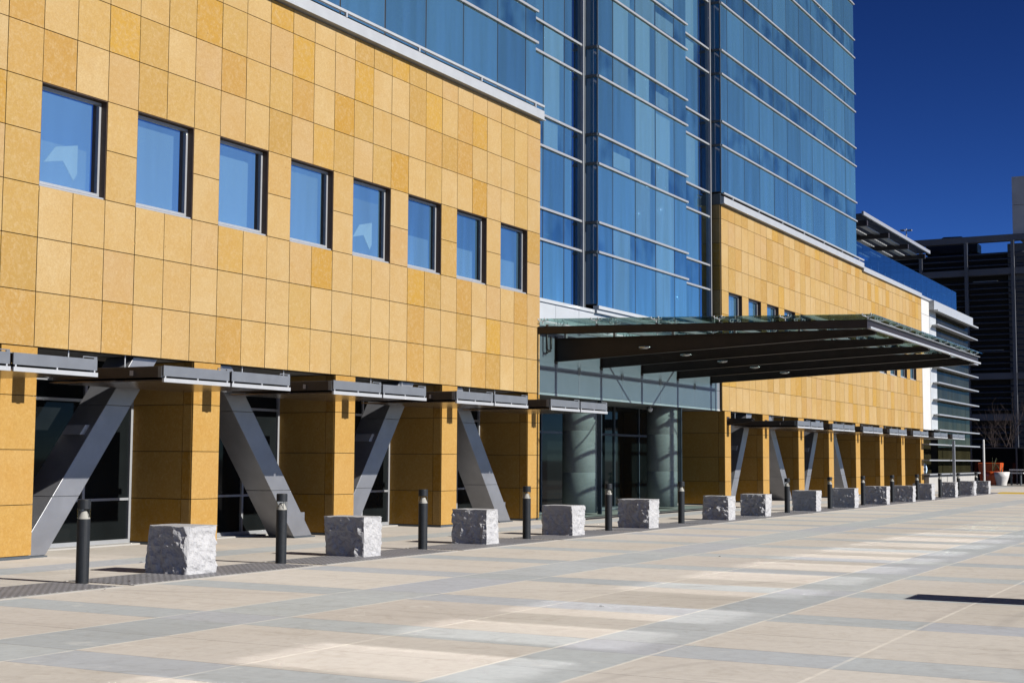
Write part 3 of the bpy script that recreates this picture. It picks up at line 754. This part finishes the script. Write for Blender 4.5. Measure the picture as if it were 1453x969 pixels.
# roof balustrade and trellis
BL = thing('balustrade', 'clear blue glass balustrade along the roof edge above the far stone wing', 'railing', (67, 17.5, 10.7))
g = MB(); x = 65.7
while x < 87.9:
    g.box(x + .01, x + 1.35, 17.47, 17.487, 10.72 if x < 80 else 10.52, 11.86); x += 1.37
g.box(87.96, 87.98, 17.5, 22, 10.52, 11.86)
g.build('glass_panel', M['rail_glass'], BL)
m = MB(); x = 66.0
while x < 87.9:
    m.box(x, x + .07, 17.49, 17.53, 10.5, 11.0); m.box(x - .06, x + .13, 17.50, 17.52, 10.93, 11.0); x += 1.37
m.build('clamp', M['alu'], BL)
m = MB(); m.box(66.2, 87.96, 17.2, 17.6, 10.45, 10.58); m.build('base_rail', M['coping'], BL)
TL = thing('roof_trellis', 'flat white edged sunshade trellis standing on the roof terrace', 'trellis', (77, 19, 10.6))
m = MB(); m.box(69.4, 84.4, 18.0, 18.10, 13.68, 13.86); m.box(69.4, 84.4, 21.4, 21.5, 13.55, 13.7); m.build('edge_beam', M['alu'], TL)
m = MB()
for i in range(36):
    x = 69.6 + i * .415; m.hexa([(x, 18.1, 13.72), (x + .06, 18.1, 13.72), (x + .06, 21.4, 13.60), (x, 21.4, 13.60), (x, 18.1, 13.8), (x + .06, 18.1, 13.8), (x + .06, 21.4, 13.68), (x, 21.4, 13.68)])
m.build('slat', M['post'], TL)
m = MB()
for y in (18.55, 19.25, 19.95, 20.65): m.box(69.6, 84.2, y, y + .30, 13.50, 13.56)
m.build('shade_strip', M['alu'], TL)
for x in (70.4, 74.8, 79.2, 83.4):
    m = MB(); m.box(x, x + .22, 18.1, 21.4, 13.30, 13.56); m.build('beam', M['awndark'], TL)
    m = MB(); m.box(x + .04, x + .18, 20.9, 21.04, 10.6, 13.29); m.build('post', M['awndark'], TL)

# ------------------------------------------------------------------ bollards
def make_bollard():
    t = thing('bollard_light', 'x', 'bollard')
    p = MB(); p.lathe([(.081, .004), (.081, .80), (.078, .806), (.0, .806)], seg=28, cap=False); p.build('post', M['bollard'], t, smooth=False)
    c = MB(); c.lathe([(.0, .930), (.080, .930), (.082, .934), (.082, 1.038), (.076, 1.048), (.0, 1.05)], seg=28, cap=False); c.build('cap', M['bollard'], t)
    r = MB(); r.lathe([(.078, .808), (.060, .85), (.040, .895), (.030, .91), (.0, .911)], seg=24, cap=False); r.build('reflector', M['kerb'], t, smooth=True)
    l = MB(); l.lathe([(.080, .809), (.080, .929)], seg=28, cap=False); l.build('lens', M['lens'], t, smooth=True)
    b = MB()
    for k in range(3):
        a = 2 * math.pi * (k + .35) / 3; b.tube([(.072 * math.cos(a), .072 * math.sin(a), .806), (.072 * math.cos(a), .072 * math.sin(a), .932)], .004, 6)
    b.build('strut', M['bollard'], t)
    return t
BPX = [13.45, 17.47, 21.47, 25.35, 29.25, 33.6, 42.2, 46.8, 51.0, 55.3, 59.5, 63.9, 67.9, 72.2]
B0 = make_bollard()
for i, x in enumerate(BPX):
    o = B0 if i == 0 else copy_tree(B0)
    o.location = (x, 13.42, 0); o.rotation_euler = (0, 0, i * 1.3)
    lb = ('leftmost black bollard light, nearest the camera' if i == 0 else 'rightmost black bollard light, smallest and farthest along the row' if i == 13 else
          '%s black bollard light from the left in the row of granite blocks' % ORD[i])
    tag(o, lb, 'bollard', 'bollard lights in a row along the plaza')

# ------------------------------------------------------------------ granite blocks
def granite_block(seed, w, d, h, rough):
    """split block: sawn top, pitched front, broken sides"""
    rnd = random.Random(seed); off = Vector((rnd.uniform(0, 99), rnd.uniform(0, 99), rnd.uniform(0, 99)))
    bm = bmesh.new(); bmesh.ops.create_cube(bm, size=1)
    bmesh.ops.subdivide_edges(bm, edges=bm.edges[:], cuts=27, use_grid_fill=True)
    cuts = []; rnd0 = rnd.uniform(.45, .85)
    for k in range(5):      # flakes struck from the vertical edges
        a = rnd.uniform(0, 2 * math.pi); n = Vector((math.cos(a), math.sin(a), rnd.uniform(-.10, .14))).normalized()
        cuts.append((n, rnd.uniform(.60, .70)))
    for v in bm.verts:
        c = v.co.copy(); p = Vector((c.x * w, c.y * d, c.z * h))
        side = max(abs(c.x), abs(c.y)) > .499; topf = c.z > .499; bot = c.z < -.499
        q = p * 2.1 + off
        big = noise.noise(q) * .10 + noise.noise(q * 2.3) * .06
        cell = noise.cell_vector(Vector((p.x * 3.1 + p.z * 1.3, p.y * 3.1 - p.z * .8, p.z * 4.2 + p.x)) + off).x - .5
        vor = noise.voronoi(p * 3.6 + off)[0]; rid = (vor[1] - vor[0])
        fine = noise.noise(q * 6) * .035 + noise.noise(q * 14) * .020
        k = 1.0
        if c.x < -.499: amt = rough * rnd0
        elif c.x > .499: amt = rough * .8
        elif c.y < -.499: amt = .42
        else: amt = .5
        disp = amt * (big * .20 + fine * 1.15 + cell * .034 - .034 * (1 - min(1, rid * 2.2)))
        if side and not topf:
            n = Vector((c.x if abs(c.x) > .499 else 0, c.y if abs(c.y) > .499 else 0, 0)).normalized()
            e = min(1, (.5 - c.z) * 6) if not bot else .6
            p += n * disp * (.35 + .65 * e)
        elif topf and max(abs(c.x), abs(c.y)) > .47:
            p.z -= max(0, noise.noise(q * 3)) * .03
        for n, m in cuts:
            u = Vector((p.x / w, p.y / d, p.z / h)); s = u.dot(n) - m - .03 * noise.noise(q * 2)
            if s > 0: u -= n * s * .9; p = Vector((u.x * w, u.y * d, min(u.z * h, p.z)))
        if bot: p.z = -.5 * h
        v.co = p + Vector((0, 0, h * .5))
    me = bpy.data.meshes.new('granite_block'); bm.to_mesh(me); bm.free()
    me.materials.append(M['granite'])
    o = bpy.data.objects.new('granite_block', me); COL.objects.link(o); return o
BLX = [q + .28 for q in (15.07, 19.17, 23.2, 26.85, 30.65, 36.0, 39.05, 43.95, 47.9, 52.3, 56.4, 59.9, 64.7, 68.9, 72.6)]
random.seed(21)
for i, x in enumerate(BLX):
    h = random.uniform(.61, .66) if i else .645
    o = granite_block(40 + i * 7, random.uniform(.50, .57) if i else .60, random.uniform(.76, .83), h, random.uniform(.8, 1.15))
    o.location = (x, 13.50 if i < 4 else 13.42 if i < 8 else 13.3, .012); o.rotation_euler = (0, 0, R(random.uniform(-3, .5)))
    if i == 0: lb = 'largest rough granite block, leftmost, beside the nearest bollard'
    elif i == 14: lb = 'rightmost rough granite block at the far end of the row'
    else: lb = '%s rough split granite block from the left in the row' % ORD[i]
    tag(o, lb, 'stone block', 'granite blocks lined up along the plaza')

# ------------------------------------------------------------------ drain grates
def grate(a, b):
    m = MB(); m.box(a, b, 12.76, 13.80, .004, .012, 0)
    o = m.build('drain_grate', M['grate'])
    f = MB(); f.box(a - .02, b + .02, 12.66, 12.745, .004, .010); f.box(a - .02, b + .02, 13.815, 13.86, .004, .010); f.build('rim', M['kerb'], o)
    return o
GX = [9.4] + BPX[:6] + [37.8] + BPX[6:] + [76.0]
for i, (a, b) in enumerate(zip(GX[:-1], GX[1:])):
    o = grate(a + .14, b - .09)
    lb = ('long steel drain grate cut by the left edge of the photo' if i == 0 else 'steel drain grate at the far right end of the row' if i == len(GX) - 2 else
          '%s steel drain grate from the left under the granite blocks' % ORD[i])
    tag(o, lb, 'drain grate', 'drain grates under the blocks')

# ------------------------------------------------------------------ background
GA = thing('parking_garage', 'dark louvred parking garage filling the right background', 'building', (112, 25, 0))
XG = 112
m = MB(); m.box(XG + 1.2, 150, 15.7, 60, 0, 17.6); m.build('inner_wall', M['dark'], GA)
m = MB()
for z in (18.5, 15.95, 8.0, 4.9): m.box(XG - .1, XG + .5, 15.6, 60, z - .22, z + .26)
m.build('floor_beam', M['garage'], GA)
m = MB()
for k in range(0, 12): y = 17.75 + 3.42 * k; m.box(XG - .2, XG + .2, y - .12, y + .12, 0, 18.3)
m.build('column', M['garage'], GA)
m = MB(); z = .6
while z < 17.6:
    if all(abs(z - q) > .4 for q in (15.95, 8.0, 4.9)):
        m.hexa([(XG + .02, 15.6, z), (XG + .32, 15.6, z + .12), (XG + .32, 60, z + .12), (XG + .02, 60, z), (XG + .02, 15.6, z + .04), (XG + .32, 15.6, z + .16), (XG + .32, 60, z + .16), (XG + .02, 60, z + .04)])
    z += .44
m.build('louvre', M['louvre'], GA)
m = MB(); m.box(XG + 1.1, XG + 1.19, 15.7, 18.3, 0, 18.2, 0); m.build('rear_wall', M['garage'], GA)
m = MB(); m.box(XG + .3, XG + 9, 15.6, 17.75, 18.78, 21.0); m.box(XG + .3, XG + 9, 15.6, 17.75, 21.03, 23.2); m.build('stair_tower', M['garageconc'], GA)
m = MB()
for y0, z0 in ((19.9, 15.3), (19.4, 12.1), (19.6, 10.0)): m.box(XG + .6, XG + .7, y0 - .9, y0 + .9, z0, z0 + .06)
m.build('strip_light', M['alu'], GA)
lp = thing('lamp_post', 'thin twin headed lamp post on the garage roof', 'lamp post', (116, 26.6, 18.2))
m = MB(); m.tube([(116, 26.6, 17.6), (116, 26.6, 20.4)], .05, 8); m.build('pole', M['alu'], lp)
m = MB(); m.prism_y([(115.85, 20.2), (116.15, 20.2), (116.15, 20.3), (115.85, 20.3)], 26.15, 26.5); m.prism_y([(115.85, 20.22), (116.15, 20.22), (116.15, 20.34), (115.85, 20.34)], 26.7, 27.05); m.build('lamp_head', M['alu'], lp)
sh = thing('parked_car', 'dark parked car showing over the garage roof edge', 'car', (116, 22.6, 17.7))
m = MB(); m.prism_x([(20.9, 18.0), (20.9, 18.75), (21.6, 18.85), (22.1, 19.35), (23.5, 19.38), (24.2, 18.95), (24.9, 18.85), (24.95, 18.0)], 115.2, 116.9); m.build('body', M['bollard'], sh, bevel=.06)
m = MB()
for y in (21.75, 24.1): m.tube([(115.1, y, 18.0), (117.0, y, 18.0)], .33, 16)
m.build('wheel', M['dark'], sh)
m = MB(); m.prism_x([(21.75, 18.9), (22.18, 19.28), (23.4, 19.3), (23.95, 18.95)], 115.17, 115.19); m.build('side_window', M['store'], sh)

FN = thing('dark_screen_fence', 'low dark glazed screen fence behind the orange and white pots', 'fence', (103.5, 17, 0))
m = MB(); m.box(104.0, 104.05, 8, 21.6, .05, 2.5); m.build('panel', M['store'], FN)
m = MB(); m.box(103.95, 104.1, 8, 21.6, 2.5, 2.58)
for y in (21.5, 19.6, 16.55, 13.5, 10.5): m.box(103.94, 104.1, y - .05, y + .05, 0, 2.5)
m.build('rail', M['post'], FN)
bn = thing('bench', 'pale slatted bench standing right of the white pot', 'bench', (101, 16.3, 0))
m = MB(); m.box(100.6, 101.1, 15.6, 16.6, .78, .86); m.box(101.12, 101.2, 15.7, 16.6, .98, 1.08); m.build('seat', M['white'], bn)
m = MB()
for y in (15.8, 16.4): m.box(100.75, 101.2, y, y + .06, 0, .78); m.box(101.14, 101.18, y, y + .06, .78, 1.0)
m.build('leg', M['post'], bn)
def pot(name, x, y, r0, r1, h, mat, label, leaf=0, seed=0):
    t = thing(name, label, 'planter', (x, y, 0))
    m = MB(); m.lathe([(r0, .005), (r0 * .9 + r1 * .1, h * .2), (r0 * .35 + r1 * .65, h * .6), (r1, h), (r1 * .9, h), (r1 * .82, h * .9), (0, h * .88)], x, y, 28, cap=False); m.build('pot', mat, t, smooth=True)
    rn = random.Random(seed); l = MB()
    for k in range(leaf):
        a = rn.uniform(0, 6.28); q = rn.uniform(.2, .6); hh = rn.uniform(.4, .95)
        l.tube([(x, y, h * .88), (x + math.cos(a) * q * .4, y + math.sin(a) * q * .4, h + hh * .5), (x + math.cos(a) * q, y + math.sin(a) * q, h + hh)], .03, 5, 0, .008)
    if leaf: l.build('plant', M['leaf'], t)
    return t
pot('planter', 99.5, 16.85, .34, .56, .90, M['potwhite'], 'tall white tapering pot right of the orange planters', 4, 3)
pot('planter', 99.6, 17.4, .36, .52, .92, M['orange'], 'round orange pot standing just left of the white pot', 4, 5)
ob = thing('planter', 'big square orange planter box behind the thin white pole', 'planter', (101, 19, 0))
m = MB(); m.hexa([(101.0, 17.25, .02), (102.0, 17.25, .02), (102.0, 18.45, .02), (101.0, 18.45, .02), (100.9, 17.1, 1.5), (102.1, 17.1, 1.5), (102.1, 18.6, 1.5), (100.9, 18.6, 1.5)]); m.build('box', M['orange'], ob, bevel=.04)
ob = thing('planter', 'orange planter box with a green plant seen past the pavilion corner', 'planter', (102, 20.5, 0))
m = MB(); m.hexa([(101.9, 19.75, .02), (102.9, 19.75, .02), (102.9, 20.85, .02), (101.9, 20.85, .02), (101.8, 19.5, 1.55), (103, 19.5, 1.55), (103, 20.9, 1.55), (101.8, 20.9, 1.55)]); m.build('box', M['orange'], ob, bevel=.04)
m = MB(); rn = random.Random(2)
for k in range(60):
    a = rn.uniform(0, 6.28); q = rn.uniform(.1, .5); z = 1.55 + rn.uniform(0, .75); c = Vector((102.4 + q * math.cos(a), 20.3 + q * math.sin(a), z)); d = Vector((rn.uniform(-1, 1), rn.uniform(-1, 1), rn.uniform(-.4, 1))) * .14; e = Vector((rn.uniform(-1, 1), rn.uniform(-1, 1), 0)) * .10
    m.quad([c - d, c - e, c + d, c + e])
m.build('plant', M['leaf'], ob)
po = MB(); po.lathe([(.07, 0), (.07, 2.95), (.05, 3.0)], 96.2, 17.35, 12); tag(po.build('thin_pole', M['white']), 'thin white pole standing left of the orange and white pots', 'pole')
yk = MB(); yk.hexa([(73.6, 9.0, .005), (75.0, 9.0, .005), (75.0, 12.7, .005), (73.6, 12.7, .005), (74.2, 9.0, .06), (75.0, 9.0, .06), (75.0, 12.7, .06), (74.2, 12.7, .06)]); tag(yk.build('yellow_kerb', M['yellow']), 'short bright yellow painted strip at the far right edge of the plaza', 'kerb')

def bare_tree(x, y, h, seed, label):
    t = thing('bare_tree', label, 'tree', (x, y, 0)); rn = random.Random(seed)
    tr = MB(); br = MB()
    def grow(p, d, l, r, depth):
        pts = [p]; q = p.copy(); dd = d.copy()
        for k in range(3):
            dd = (dd + Vector((rn.uniform(-.2, .2), rn.uniform(-.2, .2), rn.uniform(-.02, .2)))).normalized(); q = q + dd * l / 3; pts.append(q.copy())
        (tr if depth == 0 else br).tube(pts, r, 6 if depth < 2 else 4, 0, r * .6)
        if depth < 4:
            for k in range(4 if depth < 3 else 3):
                s = pts[rn.randint(1, 3)]
                e = Vector((rn.uniform(-1, 1), rn.uniform(-1, 1), rn.uniform(.0, .9))).normalized()
                grow(s, (dd * .7 + e * .8).normalized(), l * rn.uniform(.5, .75), r * .52, depth + 1)
    grow(Vector((x, y, 0)), Vector((0, 0, 1)), h * .42, .06, 0)
    tr.build('trunk', M['bark'], t); br.build('crown', M['bark'], t)
bare_tree(106.5, 17.1, 7.2, 5, 'bare branched little tree behind the dark screen fence')
bare_tree(107.0, 18.9, 4.8, 9, 'smaller bare twiggy tree left of its taller neighbour behind the fence')

# unseen stand-in block, added outside the frame to cast the plaza's shadow bar
sg = MB(); sg.box(16.9, 17.62, 1.55, 2.15, .004, 1.13); tag(sg.build('added_shadow_block', M['concrete'], bevel=.01), 'unseen plain concrete block added to throw a shadow bar across the plaza', 'shadow block')

# fallen leaves
rn = random.Random(14)
for i, (x, y) in enumerate([(13.9, 13.05), (14.6, 13.4), (12.9, 12.5), (16.4, 15.2), (17.3, 15.1), (14.2, 6.6), (22.4, 8.3)]):
    m = MB(); a = rn.uniform(0, 6.28); c, s = math.cos(a), math.sin(a)
    P = [(-.03, 0, .0), (-.01, .016, .008), (.018, .012, .011), (.032, 0, .004), (.012, -.015, .009), (-.012, -.013, .005)]
    m.quad([(x + c * p - s * q, y + s * p + c * q, .016 + r) for p, q, r in P])
    o = m.build('fallen_leaf', M['bark']); tag(o, 'small dry brown leaf lying on the pale paving', 'leaf', 'fallen leaves on the plaza')

# person inside the far end glazing line
def person(x, y):
    J = [((0, 0, .95), .13), ((0, 0, 1.15), .12), ((0, 0, 1.38), .15), ((0, 0, 1.50), .06), ((0, 0, 1.56), .055), ((0, -.01, 1.66), .095), ((0, -.01, 1.76), .07),
         ((0, .10, .90), .095), ((.02, .11, .50), .07), ((0, .12, .10), .05), ((-.12, .13, .04), .045),
         ((0, -.10, .90), .095), ((-.02, -.11, .50), .07), ((0, -.12, .10), .05), ((-.12, -.13, .04), .045),
         ((0, .20, 1.42), .065), ((.02, .27, 1.14), .05), ((-.08, .25, .92), .038), ((0, -.20, 1.42), .065), ((.02, -.27, 1.14), .05), ((-.08, -.25, .92), .038)]
    E = [(0, 1), (1, 2), (2, 3), (3, 4), (4, 5), (5, 6), (0, 7), (7, 8), (8, 9), (9, 10), (0, 11), (11, 12), (12, 13), (13, 14), (2, 15), (15, 16), (16, 17), (2, 18), (18, 19), (19, 20)]
    me = bpy.data.meshes.new('person'); me.from_pydata([j[0] for j in J], E, []); o = bpy.data.objects.new('person', me); COL.objects.link(o); o.location = (x, y, 0)
    s = o.modifiers.new('Skin', 'SKIN'); 
    for v, j in zip(me.skin_vertices[0].data if me.skin_vertices else [], J): v.radius = (j[1], j[1])
    return o
def person_mesh(x, y):
    bpy.context.view_layer.update()
    o = person(x, y)
    if not o.data.skin_vertices:
        bpy.context.view_layer.objects.active = o
        bm = bmesh.new(); bm.from_mesh(o.data); bm.verts.layers.skin.verify(); bm.to_mesh(o.data); bm.free()
    J = [.13, .12, .15, .06, .055, .095, .07, .095, .07, .05, .045, .095, .07, .05, .045, .065, .05, .038, .065, .05, .038]
    for v, r in zip(o.data.skin_vertices[0].data, J): v.radius = (r, r)
    o.data.skin_vertices[0].data[0].use_root = True
    o.modifiers.new('Sub', 'SUBSURF').levels = 1; o.modifiers['Sub'].render_levels = 2
    k = NT('clothing'); tc = k.n('ShaderNodeTexCoord'); sp = k.n('ShaderNodeSeparateXYZ'); k.l(tc.outputs['Object'], sp.inputs[0])
    z = sp.outputs[2]
    c = k.mix(k.math('GREATER_THAN', z, .93), (.02, .022, .03), (.42, .55, .70)); c = k.mix(k.math('GREATER_THAN', z, 1.50), c, (.50, .30, .21)); c = k.mix(k.math('GREATER_THAN', z, 1.70), c, (.03, .02, .015))
    k.l(c, k.b.inputs['Base Color']); k.b.inputs['Roughness'].default_value = .8
    o.data.materials.append(k.mat)
    return tag(o, 'person in pale blue top standing beneath the last awning', 'person')
person_mesh(79.1, 17.57)

# ------------------------------------------------------------------ render settings
S.render.engine = 'CYCLES'
S.view_settings.view_transform = 'Standard'; S.view_settings.look = 'None'; S.view_settings.exposure = 1.06; S.view_settings.gamma = 1
S.cycles.use_denoising = True
S.cycles.max_bounces = 8; S.cycles.transparent_max_bounces = 12; S.cycles.caustics_reflective = True; S.cycles.blur_glossy = 0; S.cycles.sample_clamp_indirect = 0
# guided paths find the sunlight that the windows throw back onto the plaza
S.cycles.use_guiding = True; S.cycles.use_surface_guiding = True; S.cycles.guiding_training_samples = 0
